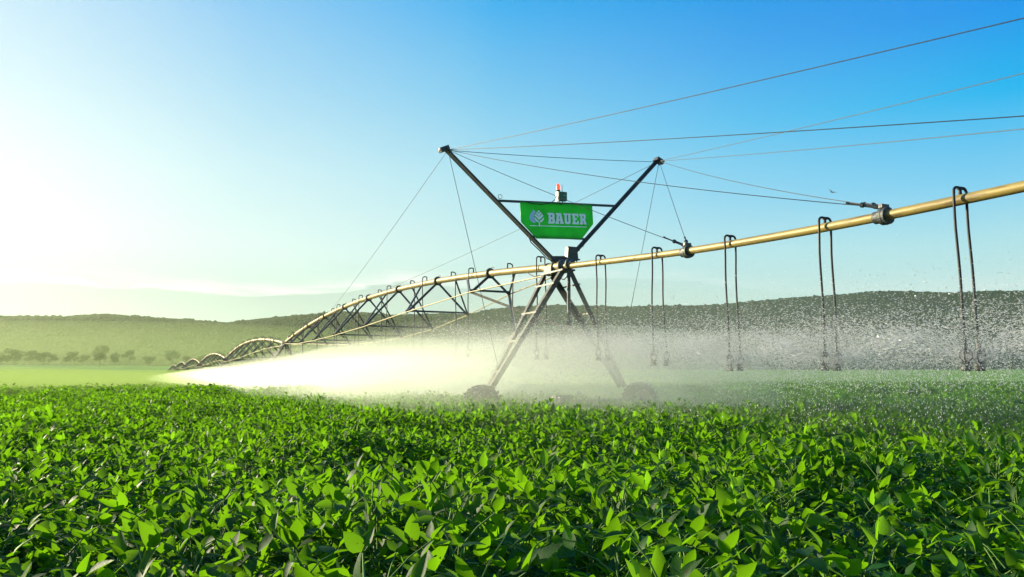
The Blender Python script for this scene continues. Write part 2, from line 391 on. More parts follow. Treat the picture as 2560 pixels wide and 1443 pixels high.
# ------------------------------------------------------------------ trees along the field edge
def crown_mesh(seed, w, h, nleaf=1500, lobes=9):
    g = np.random.default_rng(seed)
    cs = []; 
    for i in range(lobes):
        th = g.uniform(0, 6.28); rr = g.uniform(.1, .62) * w
        cs.append((math.cos(th) * rr, math.sin(th) * rr, h * g.uniform(.38, .80), g.uniform(.24, .40) * w))
    cs.append((0, 0, h * .72, w * .42))
    cs = np.array(cs); idx = g.integers(0, len(cs), nleaf)
    d = g.normal(size=(nleaf, 3)); d /= np.linalg.norm(d, axis=1)[:, None]
    rad = g.uniform(.55, 1.05, nleaf) ** .6
    P = cs[idx, :3] + d * (cs[idx, 3] * rad)[:, None] * np.array([1, 1, .72])
    P[:, 2] = np.maximum(P[:, 2], h * .22)
    n = d + g.normal(size=(nleaf, 3)) * .7; n /= np.linalg.norm(n, axis=1)[:, None]
    u = np.cross(n, g.normal(size=(nleaf, 3))); u /= np.linalg.norm(u, axis=1)[:, None]; v = np.cross(n, u)
    s = g.uniform(.035, .075, nleaf)[:, None] * w
    Q = np.stack([P - u * s, P + v * s * .7, P + u * s, P - v * s * .7], 1)
    return Q.reshape(-1, 3), np.arange(nleaf * 4).reshape(-1, 4), np.repeat(g.uniform(0, 1, nleaf), 1)
def make_tree(seed, w, h):
    r_ = empty("field_tree", (0, 0, 0))
    V, Fq, t = crown_mesh(seed, w, h); c = npmesh("crown", V, Fq, M['tree'], False, t); col.objects.link(c); c.parent = r_
    b = MB(); g = random.Random(seed)
    b.tube([(0, 0, -.6), (.05 * w, 0, h * .2), (0, .03 * w, h * .45), (0, 0, h * .65)], [w * .045, w * .035, w * .025, w * .01], 7)
    for k in range(5):
        th = k * 1.3 + g.uniform(0, .5); L = w * g.uniform(.3, .5)
        b.tube([(0, .02 * w, h * .32), (math.cos(th) * L * .5, math.sin(th) * L * .5, h * .48), (math.cos(th) * L, math.sin(th) * L, h * .62)], [w * .022, w * .016, w * .006], 5)
    b.build("trunk", M['bark'], r_); return r_
# (pixel-free) bearing in degrees, distance, crown half width, height, label
TREES = [(-32.6, 640, 7, 9.5, "low rounded tree at the left end of the far tree line"),
    (-31.9, 640, 7.2, 13, "round tree beside the leftmost one on the far field edge"),
    (-31.05, 655, 6, 12.5, "slim round tree second in height left of the broad domed tree"),
    (-30.4, 640, 6.8, 10.5, "broad low tree in the left half of the far tree line"),
    (-29.8, 650, 4.6, 10, "small tree squeezed beside a broad low one on the field edge"),
    (-28.9, 640, 6.2, 11.5, "round tree left of the tall domed tree with a gap beside it"),
    (-28.2, 650, 5, 9.5, "small bush-like tree just left of the tall domed tree"),
    (-27.25, 700, 9.5, 20, "tallest broad domed tree of the far tree line"),
    (-27.3, 600, 6.2, 11.5, "dark round tree standing in front of the tall domed tree"),
    (-26.4, 620, 5.8, 12, "upright tree just right of the tall domed tree"),
    (-25.6, 680, 6.8, 15.5, "second tallest round tree right of the tall domed tree"),
    (-24.4, 690, 6, 10, "small hazy tree between two taller round trees"),
    (-23.0, 700, 7.4, 17, "hazy domed tree standing alone in the middle of the tree line"),
    (-22.1, 700, 6, 11, "low hazy tree just right of the lone domed tree"),
    (-21.2, 700, 6.5, 12.5, "low broad hazy tree left of the first pair over the far spans"),
    (-20.2, 710, 8, 17, "left tree of the hazy pair above the far irrigation spans"),
    (-18.6, 710, 7.6, 17.5, "right tree of the hazy pair above the far irrigation spans"),
    (-17.3, 720, 6.5, 12, "low hazy tree right of the pair above the far spans"),
    (-16.2, 720, 6.8, 16, "hazy round tree behind the arched second span"),
    (-14.9, 730, 7, 13, "last faint tree at the right end of the tree line")]
for i, (az, d, w, h, lab) in enumerate(TREES):
    w *= 1.0; t_ = make_tree(11 + i, w, h); x, y = math.sin(R(az)) * d, math.cos(R(az)) * d
    t_.location = (x, y, float(ground(np.array(x), np.array(y)))); tag(t_, lab, "tree", "trees along the far field edge")
# rough grass strip and low shrubs under the trees
# ------------------------------------------------------------------ soybean crop
CANOPY = .74
LUV = {}
def leaflet(L, W_, fold, curl, n=5):
    """ovate leaflet pointing +X, normal +Z: (2n+... verts) grid of stations x (left, mid, right)"""
    P = []
    for i in range(n + 1):
        t = i / n; wd = W_ * (2.74 * t ** .55 * (1 - t) if 0 < t < 1 else 0)
        z = -curl * L * t * t
        P += [(L * t, wd, z + fold * wd), (L * t, 0, z), (L * t, -wd, z + fold * wd)]
    Fs = []
    for i in range(n):
        a = i * 3; b = a + 3; Fs += [(a, a + 1, b + 1, b), (a + 1, a + 2, b + 2, b + 1)]
    if n not in LUV: LUV[n] = np.array([(i / n, k) for i in range(n + 1) for k in (1., 0., -1.)])
    return np.array(P), np.array(Fs)
def basis(d, nrm):
    d = d / np.linalg.norm(d); y = np.cross(nrm, d); ny = np.linalg.norm(y)
    if ny < 1e-4: y = np.cross(np.array([.3, .7, .2]), d); ny = np.linalg.norm(y)
    y /= ny; return np.stack([d, y, np.cross(d, y)], 1)
def soy_plant(seed, nleaf=22, stations=6, scale=1.0):
    g = np.random.default_rng(seed); VV, FF, TT = [], [], []; nv = 0; sb = MB(); H = CANOPY * g.uniform(.82, .98)
    sb.tube([(0, 0, -.05), (.01, .01, H * .5), (g.uniform(-.03, .03), g.uniform(-.03, .03), H * .92)], [.006, .005, .003], 5)
    for k in range(nleaf):
        f = (k + .5) / nleaf; z0 = H * (.30 + .62 * f); th = k * 2.4 + g.uniform(-.5, .5)
        Lp = g.uniform(.10, .22) * (1.15 - .55 * f); rise = g.uniform(.35, 1.0) * (.6 + .5 * f)
        p0 = np.array([0, 0, z0]); d = np.array([math.cos(th), math.sin(th), rise]); p1 = p0 + d * Lp
        p1[2] = min(p1[2], H * 1.12)
        sb.tube([p0, (p0 + p1) / 2 + np.array([0, 0, .012]), p1], [.0030, .0026, .0022], 4)
        base = math.atan2(d[1], d[0]); tint = g.uniform(0, .85) if g.uniform() < .985 else 1.0
        size = g.uniform(.055, .092) * (.85 + .2 * (f < .8)) * scale
        pitch = g.normal(.15, .55)
        for j, off in enumerate((0, 1.15, -1.15)):
            a = base + off + g.uniform(-.25, .25); pt = pitch + g.normal(0, .35)
            if g.uniform() < .33: pt = g.uniform(.7, 1.35)      # leaflets standing up on edge to the low sun
            dd = np.array([math.cos(a) * math.cos(pt), math.sin(a) * math.cos(pt), math.sin(pt)])
            nr = np.array([-math.cos(a) * math.sin(pt), -math.sin(a) * math.sin(pt), math.cos(pt)]) + g.normal(0, .42, 3)
            P, Fl = leaflet(size * g.uniform(.9, 1.12), size * g.uniform(.24, .315), g.uniform(.10, .5), g.uniform(-.05, .32), stations)
            st = p1 + (np.array([dd[0], dd[1], dd[2]]) * (.024 if j == 0 else .004))
            B = basis(dd, nr); P = P @ B.T + st
            VV.append(P); FF.append(Fl + nv); nv += len(P); TT.append(np.full(len(Fl), np.clip(tint + g.uniform(-.08, .08), 0, 1)))
    V = np.concatenate(VV); Fq = np.concatenate(FF); T = np.concatenate(TT)
    me = npmesh("soybean_plant", np.concatenate([V, np.array(sb.v)]), np.concatenate([Fq, np.array([f for f in sb.f if len(f) == 4]) + len(V)]), [M['soy'], M['stem']], True,
                np.concatenate([T, np.full(sum(len(f) == 4 for f in sb.f), .5)])).data
    uv = np.zeros((len(me.vertices), 3), np.float32); k_ = len(LUV[stations]); uv[:len(V), :2] = np.tile(LUV[stations], (len(V) // k_, 1)); uv[:len(V), 2] = np.repeat(g.uniform(0, 40, len(V) // k_), k_)
    a_ = me.attributes.new('leafuv', 'FLOAT_VECTOR', 'POINT'); a_.data.foreach_set('vector', uv.ravel())
    mi = np.zeros(len(me.polygons), np.int32); mi[len(Fq):] = 1; me.polygons.foreach_set('material_index', mi)
    return me
NVAR = 9
soy = [soy_plant(100 + i) for i in range(NVAR)]
def soy_patch(seed, size=.8, n=70):
    """coarse patch of leaves for the field further off"""
    g = np.random.default_rng(seed); VV, FF, TT = [], [], []; nv = 0
    for k in range(n):
        z = CANOPY * (1 - .45 * g.uniform() ** 1.6) + g.uniform(-.02, .05); a = g.uniform(0, 6.28); pt = g.normal(.2, .5)
        dd = np.array([math.cos(a) * math.cos(pt), math.sin(a) * math.cos(pt), math.sin(pt)])
        nr = np.array([-math.cos(a) * math.sin(pt), -math.sin(a) * math.sin(pt), math.cos(pt)]) + g.normal(0, .45, 3)
        s = g.uniform(.10, .16); P, Fl = leaflet(s, s * .36, g.uniform(.1, .4), g.uniform(0, .3), 2)
        P = P @ basis(dd, nr).T + np.array([g.uniform(-.5, .5) * size, g.uniform(-.5, .5) * size, z])
        VV.append(P); FF.append(Fl + nv); nv += len(P); TT.append(np.full(len(Fl), g.uniform(0, .9) if g.uniform() < .96 else 1))
    me = npmesh("soybean_patch", np.concatenate(VV), np.concatenate(FF), M['soy'], True, np.concatenate(TT)).data
    uv = np.zeros((len(me.vertices), 3), np.float32); uv[:, :2] = np.tile(LUV[2], (n, 1)); a_ = me.attributes.new('leafuv', 'FLOAT_VECTOR', 'POINT'); a_.data.foreach_set('vector', uv.ravel()); return me
patches = [soy_patch(300 + i) for i in range(6)]

# plant positions: rows across the view, jittered
def plant_points(y0, y1, sx, sy, wide):
    P = []
    y = y0
    while y < y1:
        hw = wide * y + 1.2; n = int(2 * hw / sx)
        xs = -hw + (np.arange(n) + rng.uniform(-.45, .45, n) + .5) * sx
        ys = y + rng.uniform(-.5, .5, n) * sy
        P.append(np.stack([xs, ys], 1)); y += sy
    return np.concatenate(P)
near = plant_points(1.15, 27, .22, .25, .80)
far = plant_points(26.8, 135, .55, .62, .80)
dist = np.hypot(near[:, 0], near[:, 1]); vis = (np.abs(near[:, 0]) < .68 * near[:, 1] + .1) & (near[:, 1] > 1.75)
order = np.argsort(np.where(vis, dist, 1e9))[:300]; solo = np.zeros(len(near), bool); solo[order] = True
def vigour(x, y):
    return 1.0 + .17 * lat_noise(x, y, .55) + .10 * lat_noise(x + 9, y - 4, 1.6)
near = near[rng.uniform(0, 1, len(near)) < np.clip(1.1 + .8 * lat_noise(near[:, 0] + 3, near[:, 1], .5), .22, 1)]
dist = np.hypot(near[:, 0], near[:, 1]); vis = (np.abs(near[:, 0]) < .68 * near[:, 1] + .1) & (near[:, 1] > 1.75)
order = np.argsort(np.where(vis, dist, 1e9))[:300]; solo = np.zeros(len(near), bool); solo[order] = True
for i in order:
    x, y = near[i]; p_ = bpy.data.objects.new("soybean_plant", soy[rng.integers(0, NVAR)]); col.objects.link(p_)
    p_.location = (x, y, 0); s = rng.uniform(.95, 1.18); p_.scale = (s, s, s * rng.uniform(.88, 1.0) * float(vigour(np.array(x), np.array(y)))); p_.rotation_euler = (rng.uniform(-.12, .12), rng.uniform(-.12, .12), rng.uniform(0, 6.28))
    tag(p_, "leafy green soybean plant in the nearest rows before the lens", "crop plant", "soybean plants nearest the viewer")
def scatter(name, pts, meshes, zf, smin, smax, label, tilt=.12):
    """one object of points; geometry nodes put a plant on each"""
    lib = bpy.data.collections.new(name + "_kinds")
    for m_ in meshes: lib.objects.link(bpy.data.objects.new(m_.name, m_))
    n = len(pts); me = bpy.data.meshes.new(name); me.vertices.add(n)
    co = np.stack([pts[:, 0], pts[:, 1], zf(pts[:, 0], pts[:, 1])], 1).astype(np.float32); me.vertices.foreach_set('co', co.ravel())
    ro = np.stack([rng.uniform(-tilt, tilt, n), rng.uniform(-tilt, tilt, n), rng.uniform(0, 6.28, n)], 1).astype(np.float32)
    a = me.attributes.new('rot', 'FLOAT_VECTOR', 'POINT'); a.data.foreach_set('vector', ro.ravel())
    a = me.attributes.new('sc', 'FLOAT', 'POINT'); a.data.foreach_set('value', (rng.uniform(smin, smax, n) * vigour(pts[:, 0], pts[:, 1])).astype(np.float32))
    a = me.attributes.new('kind_index', 'INT', 'POINT'); a.data.foreach_set('value', rng.integers(0, len(meshes), n).astype(np.int32))
    o = bpy.data.objects.new(name, me); col.objects.link(o)
    ng = bpy.data.node_groups.new(name, 'GeometryNodeTree')
    ng.interface.new_socket('Geometry', in_out='INPUT', socket_type='NodeSocketGeometry'); ng.interface.new_socket('Geometry', in_out='OUTPUT', socket_type='NodeSocketGeometry')
    N = ng.nodes.new; gi, go = N('NodeGroupInput'), N('NodeGroupOutput'); ci = N('GeometryNodeCollectionInfo'); ip = N('GeometryNodeInstanceOnPoints')
    ci.inputs['Collection'].default_value = lib; ci.inputs['Separate Children'].default_value = True; ci.inputs['Reset Children'].default_value = True
    def at(nm, dt):
        x = N('GeometryNodeInputNamedAttribute'); x.data_type = dt; x.inputs['Name'].default_value = nm; return x.outputs['Attribute']
    L_ = ng.links.new
    L_(gi.outputs[0], ip.inputs['Points']); L_(ci.outputs[0], ip.inputs['Instance']); ip.inputs['Pick Instance'].default_value = True
    L_(at('kind_index', 'INT'), ip.inputs['Instance Index']); L_(at('sc', 'FLOAT'), ip.inputs['Scale'])
    er = N('FunctionNodeEulerToRotation'); L_(at('rot', 'FLOAT_VECTOR'), er.inputs[0]); L_(er.outputs[0], ip.inputs['Rotation'])
    L_(ip.outputs[0], go.inputs[0])
    md = o.modifiers.new('scatter', 'NODES'); md.node_group = ng
    return tag(o, label, "crop", None, 'stuff')
scatter("soybean_crop", near[~solo], soy, ground, .86, 1.05, "continuous leafy soybean crop in front of the spray")
scatter("distant_crop", far, patches, ground, .85, 1.2, "softer soybean crop seen through and beyond the spray", .05)
# the crop farther out is a closed green sheet at canopy height
def crop_mat():
    m = NT("far_crop"); tc = m.n('ShaderNodeTexCoord').outputs['Object']
    c = m.ramp(m.noise(1.7, 7, .75, tc), [(.32, (.05, .13, .010)), (.5, (.12, .25, .018)), (.7, (.18, .33, .03))])  # backlit glow of the canopy is put into these greens
    c = m.mix(m.math('MULTIPLY', m.noise(.02, 3, .6, tc), .5), c, (.17, .28, .03))
    p = m.bsdf(c, .8, 0, m.noise(3, 6, .7, tc), 1, .25, .15); return m.mat
rs = np.geomspace(118, 655, 60)
V, Fq = polar_sheet(rs, np.linspace(R(-60), R(60), 200), lambda x, y: ground(x, y) + CANOPY - .12 + .05 * lat_noise(x, y, 1.3))
o = npmesh("far_crop_canopy", V, Fq, crop_mat(), True); col.objects.link(o)
tag(o, "far smooth green part of the crop up to the trees", "crop", None, 'stuff')

# ------------------------------------------------------------------ irrigation machine; local axes: x across the pipe (to the right rear), y along it (away), z up
PHI = R(25.2064); PX = Vector((math.cos(PHI), math.sin(PHI), 0)); PY = Vector((-math.sin(PHI), math.cos(PHI), 0)); T0 = Vector((1.0711, 18.6995, 0))
SPAN = 38.2
def at(t, s, z): return T0 + PX * t + PY * s + Vector((0, 0, z))
JOINT = [3.85, 3.53, 3.33, 3.36, 3.62, 3.62, 3.42]

def tower(loc, full=True):
    r_ = empty("drive_tower", loc, PHI)
    for sg, zb in ((-1, .98), (1, 1.06)):
        for e in (-1, 1):
            b = MB(); top = (sg * .15, e * .47, 3.72); bot = (sg * 1.82, e * .11, zb)
            b.angle_iron(top, bot, .115, .012, (0, -e, 0), (-sg, 0, .6)); o = b.build("leg", M['steel'], r_)
        for f in (.115, .36, .6, .85):
            t = sg * (.15 + 1.67 * f); z = 3.72 + (zb - 3.72) * f; w = .47 - .36 * f
            b = MB(); b.bar((t, -w - .04, z), (t, w + .04, z), .022, .035); b.build("rung", M['steel'], r_)
    b = MB(); b.angle_iron((-.62, 3.95, 3.58), (.15 + 1.67 * .6, .1, 3.72 - 2.66 * .6), .07, .01, (0, 0, 1), (0, 1, 0)); b.build("brace", M['steel'], r_)
    b = MB(); b.angle_iron((.62, 3.95, 3.58), (-.15 - 1.67 * .52, .1, 3.72 - 2.74 * .52), .07, .01, (0, 0, 1), (0, 1, 0)); b.build("brace", M['steel'], r_)
    b = MB(); b.tube([(-1.92, 0, .60), (2.28, 0, .68)], .085, 10); b.box((.1, 0, .74), (.22, 0, 0), (0, .12, 0), (0, 0, .10)); b.build("base_beam", M['steel'], r_)
    b = MB(); b.tube([(.0, -.55, 3.72), (0, -.55, 2.5)], .042, 10); b.lathe((0, -.55, 2.42), (0, 0, 1), [(0, -.02), (.07, 0), (.07, .09), (.045, .12)], 12); b.build("drain_tube", M['steel'], r_)
    for t, z in ((-1.92, .60), (2.28, .66)):
        b = MB(); b.lathe((t, 0, z), (0, 1, 0), [(0, -.17), (.09, -.17), (.11, -.10), (.11, .10), (.09, .17), (0, .17)], 14)
        w_ = b.build("wheel", M['steel'], r_)
        b = MB(); b.lathe((t, 0, z), (0, 1, 0), [(.11, -.03), (.27, -.06), (.30, -.13), (.31, -.13), (.31, .13), (.30, .13), (.27, .06), (.11, .03)], 24); b.build("rim", M['mud'], w_)
        b = MB(); b.lathe((t, 0, z), (0, 1, 0), [(.30, -.13), (.36, -.15), (.43, -.13), (.455, -.06), (.455, .06), (.43, .13), (.36, .15), (.30, .13)], 40)
        for k in range(24):
            for sd in (-1, 1):
                th = 2 * math.pi * (k + .25 * sd) / 24; d = Vector((math.cos(th), 0, math.sin(th))); tn = Vector((-d.z, 0, d.x))
                c = Vector((t, 0, z)) + d * .465 + Vector((0, sd * .065, 0)); ax = (Vector((0, sd, 0)) + tn * .55).normalized()
                b.box(c, ax * .07, ax.cross(d) * .018, d * .022)
        b.build("tyre", M['tyre'], w_)
    # the pipe knuckle over the tower
    b = MB(); b.tube([(0, .62, 3.88), (0, .3, 3.87), (0, -.1, 3.85), (0, -.36, 3.83), (0, -.66, 3.81)], [.096, .115, .115, .075, .075], 14, m=1)
    for s_, r2 in ((.42, .15), (.06, .14), (-.30, .15), (-.62, .125)): b.lathe((0, s_, 3.85), (0, 1, 0), [(.06, -.03), (r2, -.03), (r2, .03), (.06, .03)], 18)
    b.box((0, .0, 3.72), (.17, 0, 0), (0, .56, 0), (0, 0, .02)); b.box((-.14, .2, 3.80), (.02, 0, 0), (0, .18, .03), (0, 0, .09)); b.box((.14, .1, 3.80), (.02, 0, 0), (0, .3, 0), (0, 0, .09))
    b.tube([(-.1, -.22, 3.70), (-.11, -.30, 3.55), (-.05, -.42, 3.50), (.0, -.52, 3.6)], .014, 6, m=2)
    b.tube([(-.14, 1.3, 3.86), (-.13, .95, 3.72), (-.1, .5, 3.74), (-.1, .1, 3.72)], .013, 6, m=2)
    b.build("pipe_joint", [M['flange'], M['pipe'], M['hose']], r_)
    # control enclosure on its posts
    b = MB(); z0, z1 = 4.05, 4.31; c = Vector((.32, -.12, 0)); e0, e1 = .128, .108
    b.add([c + Vector((x * e * 1.15, y * e * .6, z)) for z, e in ((z0, e0), (z1, e1)) for x, y in ((-1, -1), (1, -1), (1, 1), (-1, 1))],
          [(0, 1, 5, 4), (1, 2, 6, 5), (2, 3, 7, 6)], 1)  # front, right and back carry the painted shade
    b.add([c + Vector((x * e * 1.15, y * e * .6, z)) for z, e in ((z0, e0), (z1, e1)) for x, y in ((-1, -1), (1, -1), (1, 1), (-1, 1))], [(3, 0, 4, 7)], 0)
    b.box((.32, -.12, z1 + .012), (.135, 0, 0), (0, .075, 0), (0, 0, .012), 2); b.box((.32, -.12, z0 - .016), (.18, 0, 0), (0, .10, 0), (0, 0, .014), 2)
    for x in (.21, .42): b.tube([(x, -.2, z0 - .03), (x, -.2, 3.84)], .013, 6, 2)
    b.tube([(.30, -.05, z0 - .03), (.27, -.05, 3.9)], .02, 8, 0)
    b.tube([(.22, -.2, z0 - .03), (.34, -.22, 3.97), (.40, -.22, 3.90)], .009, 6, 2)
    b.build("control_enclosure", [M['cream'], M['box_shade'], M['dark']], r_)
    return r_
tw = tower(at(0, 0, 0)); tag(tw, "nearest steel A-frame drive tower with wheels below the green sign", "irrigation tower", "drive towers of the irrigation line")
TLAB = ["second drive tower, one span beyond the one with the sign, deep in bright spray", "third drive tower, faint in the glowing spray between the second and third arches",
        "fourth drive tower, small, where the third pipe arch ends", "fifth drive tower, tiny, where the fourth pipe arch ends", "sixth drive tower, tiny, where the fifth pipe arch ends", "farthest drive tower at the end of the shrinking line"]
for k in range(1, 7):
    c = copy_tree(tw); c.location = at(0, k * SPAN, JOINT[k] - 3.85); tag(c, TLAB[k - 1])

# trussed spans
BOW = .95
def zbow(s): return BOW * (1 - ((s - SPAN / 2) / (SPAN / 2)) ** 2)
ST = [3.95 + 4.33 * i for i in range(8)]
def span(loc, slope):
    r_ = empty("trussed_span", loc, PHI); r_.rotation_euler = (slope, 0, PHI)
    b = MB(); b.tube([(0, .55 + (SPAN - 1.2) * i / 44, zbow(.55 + (SPAN - 1.2) * i / 44)) for i in range(45)], .092, 14); b.build("pipe", M['pipe'], r_)
    hw = [.62, 1.10, 1.40, 1.52, 1.52, 1.40, 1.10, .62]; dp = [.56, 1.08, 1.48, 1.66, 1.66, 1.48, 1.08, .56]
    for i, s in enumerate(ST):
        z = zbow(s); b = MB(); b.lathe((0, s, z), (0, 1, 0), [(.09, -.035), (.145, -.035), (.145, -.004), (.15, -.004), (.15, .004), (.145, .004), (.145, .035), (.09, .035)], 18, smooth=False)
        b.tube([(.0, s - .25, z + .13), (.03, s - .1, z + .17), (.0, s + .1, z + .15)], .012, 6)
        b.build("flange", M['flange'], r_)
        for sg in (-1, 1):
            nd = Vector((sg * hw[i], s, z - dp[i]))
            b = MB(); b.angle_iron((sg * .06, s, z - .06), nd, .07, .009, (0, 1, 0), (-sg, 0, 0)); b.build("strut", M['dark'], r_)
            s2 = s + 1.55 * (-sg); b = MB(); b.angle_iron((sg * .06, s2, zbow(s2) - .06), nd, .055, .009, (0, 1, 0), (-sg, 0, 0)); b.build("strut", M['dark'], r_)
        b = MB(); b.angle_iron((-hw[i], s, z - dp[i] + .03), (hw[i], s, z - dp[i] + .03), .055, .008, (0, 0, 1), (0, 1, 0)); b.build("cross_member", M['dark'], r_)
    for sg in (-1, 1):
        pts = [(sg * .1, .15, -.16)] + [(sg * hw[i], s, zbow(s) - dp[i]) for i, s in enumerate(ST)] + [(sg * .1, SPAN - .15, -.16)]
        b = MB(); b.tube(pts, .017, 6); b.build("truss_rod", M['rod'], r_)
    return r_
SLAB = ["nearest arched trussed pipe span left of the sign tower", "second arched pipe span, low hump beyond the nearest span", "third pipe span, small hump in the receding line",
        "fourth pipe span, tiny hump in the receding line", "fifth pipe span, tiny hump near the far end of the line", "farthest pipe span, last tiny hump above the bright spray"]
sp = None
for k in range(6):
    sl_ = math.atan2(JOINT[k + 1] - JOINT[k], SPAN)
    sp = span(at(0, 0, JOINT[0]), sl_) if k == 0 else copy_tree(sp)
    sp.location = at(0, k * SPAN, JOINT[k]); sp.rotation_euler = (sl_, 0, PHI)
    tag(sp, SLAB[k], "pipe span", "arched pipe spans of the irrigation line")

# overhang pipe on the right
OH = [(-.62, 3.80), (-1.95, 3.71), (-3.9, 3.58), (-4.95, 3.51), (-6.0, 3.47), (-8.1, 3.40), (-9.15, 3.385), (-10.2, 3.385), (-11.2, 3.38), (-14.4, 3.40), (-18.5, 3.42), (-22.8, 3.45)]
def zoh(s): return float(np.interp(-s, [-a for a, _ in OH], [b for _, b in OH]))
oh = empty("overhang_pipe", at(0, -.6, 0), PHI); tag(oh, "long yellowish overhang pipe slung on cables right of the tower", "pipe span")
ss = np.linspace(-.62, -22.8, 70); zz = np.interp(-ss, [-a for a, _ in OH], [b for _, b in OH]); zz = np.convolve(np.pad(zz, 4, mode='edge'), np.ones(9) / 9, 'valid')
zz[:5] = np.interp(-ss[:5], [-a for a, _ in OH], [b for _, b in OH])
b = MB(); b.tube([(0, s + .6, z) for s, z in zip(ss, zz)], .066, 16); b.build("pipe", M['pipe'], oh)
for s in (-4.95, -9.15, -14.0, -22.5):
    z = zoh(s); b = MB()
    b.lathe((0, s + .6, z), (0, 1, 0), [(.07, -.05), (.118, -.05), (.118, -.006), (.122, -.006), (.122, .006), (.118, .006), (.118, .05), (.085, .05), (.085, .16), (.067, .18)][::-1], 22, smooth=False)
    for e in range(8):
        th = e * math.pi / 4; b.lathe((math.cos(th) * .10, s + .6 - .05, z + math.sin(th) * .10), (0, -1, 0), [(.011, 0), (.011, .015), (0, .018)], 6)
    b.box((0, s + .6 + .02, z + .135), (.07, 0, 0), (0, .03, 0), (0, 0, .025)); b.build("flange", M['flange'], oh)

# mast frame over the tower
LT = Vector((-2.85, 0, 6.34)); RT = Vector((2.96, 0, 6.76))
mf = empty("mast_frame", at(0, 0, 3.95), PHI); tag(mf, "V-shaped steel mast frame holding the sign above the tower", "mast")
dz = Vector((0, 0, -3.95))
for nm, top, bot in (("mast", LT, Vector((-.05, 0, 3.93))), ("mast", RT, Vector((.28, 0, 3.99)))):
    b = MB(); b.angle_iron(top + dz, bot + dz, .085, .01, (0, -1, 0), (1 if top.x < 0 else -1, 0, .9))
    b.angle_iron(top + dz + Vector((0, .012, 0)), bot + dz + Vector((0, .012, 0)), .06, .01, (0, 1, 0), (1 if top.x < 0 else -1, 0, .9))
    d = (bot - top).normalized()
    for f in (.86, .90): b.lathe(top + dz + (bot - top) * f + Vector((0, -.09, 0)), (0, -1, 0), [(.013, 0), (.013, .02), (0, .022)], 6)
    b.build("mast", M['dark'], mf)
b = MB(); b.angle_iron(Vector((-1.55, -.03, 5.33)) + dz, Vector((1.64, -.03, 5.50)) + dz, .06, .008, (0, 0, -1), (0, 1, 0))
b.lathe(Vector((-1.50, -.03, 5.40)) + dz, (0, 1, 0), [(.045, -.006), (.055, -.006), (.055, .006), (.045, .006), (.045, -.006)], 14)
b.build("upper_crossbar", M['dark'], mf)
b = MB(); b.angle_iron(Vector((-.76, -.03, 4.555)) + dz, Vector((.73, -.03, 4.60)) + dz, .05, .008, (0, 0, -1), (0, 1, 0)); b.build("lower_crossbar", M['dark'], mf)
b = MB(); b.add([Vector(v) + dz for v in [(-.24, -.06, 4.09), (.30, -.06, 4.13), (.20, -.06, 3.86), (-.02, -.06, 3.86), (-.24, .06, 4.09), (.30, .06, 4.13), (.20, .06, 3.86), (-.02, .06, 3.86)]],
    [(0, 3, 2, 1), (4, 5, 6, 7), (0, 1, 5, 4), (1, 2, 6, 5), (2, 3, 7, 6), (3, 0, 4, 7)]); b.build("foot_plate", M['dark'], mf)
for P_, sx in ((LT, -1), (RT, 1)):
    b = MB(); c = P_ + dz; b.box(c + Vector((sx * .03, 0, .02)), Vector((.10, 0, -.045 * sx)), (0, .09, 0), Vector((.02 * sx, 0, .045)))
    b.box(c + Vector((sx * .10, 0, .0)), Vector((.05, 0, .0)), (0, .03, 0), (0, 0, .03))
    for e in (-1, 1): b.lathe(c + Vector((0, .09 * e, .02)), (0, e, 0), [(.03, 0), (.03, .03), (0, .035)], 8)
    b.tube([c + Vector((-sx * .02, 0, .04)), c + Vector((-sx * .16, 0, .0))], .012, 6)
    b.build("mast_cap", M['dark'], mf)
b = MB(); b.tube([Vector(v) + dz for v in [(-.76, -.05, 4.48), (-.72, -.06, 4.38), (-.5, -.07, 4.2), (-.3, -.07, 4.02), (-.1, -.06, 3.97)]], .012, 6); b.build("control_cable", M['hose'], mf)

# sign
K = .001127
def P2(X, Y): return ((X - 1052) * K, (890 - Y) * .00105)
sg_ = empty("sign", at(-.005, -.05, 4.945), PHI, 0); sg_.rotation_euler = (0, R(-3.3), PHI)
tag(sg_, "green panel with white company lettering and leaf emblem on the mast frame", "sign")
def curve_mesh(name, polys, depth, mat, parent, y):
    cu = bpy.data.curves.new(name, 'CURVE'); cu.dimensions = '2D'; cu.fill_mode = 'BOTH'; cu.extrude = depth
    for poly in polys:
        s_ = cu.splines.new('POLY'); s_.points.add(len(poly) - 1); s_.use_cyclic_u = True
        for p_, (x, z) in zip(s_.points, poly): p_.co = (x, z, 0, 1)
    tmp = bpy.data.objects.new(name, cu); col.objects.link(tmp); dg = bpy.context.evaluated_depsgraph_get(); dg.update()
    me = bpy.data.meshes.new_from_object(tmp.evaluated_get(dg)); bpy.data.objects.remove(tmp)
    me.transform(Matrix.Rotation(R(90), 4, 'X')); me.transform(Matrix.Translation((0, y, 0)))
    me.materials.clear(); me.materials.append(mat); me.name = name
    o = bpy.data.objects.new(name, me); col.objects.link(o); o.parent = parent; return o
shape = [P2(*p) for p in [(187, 478), (1920, 478), (1920, 930), (1605, 1297), (520, 1297), (187, 930)]]
panel = curve_mesh("panel", [shape], .006, M['green'], sg_, 0)
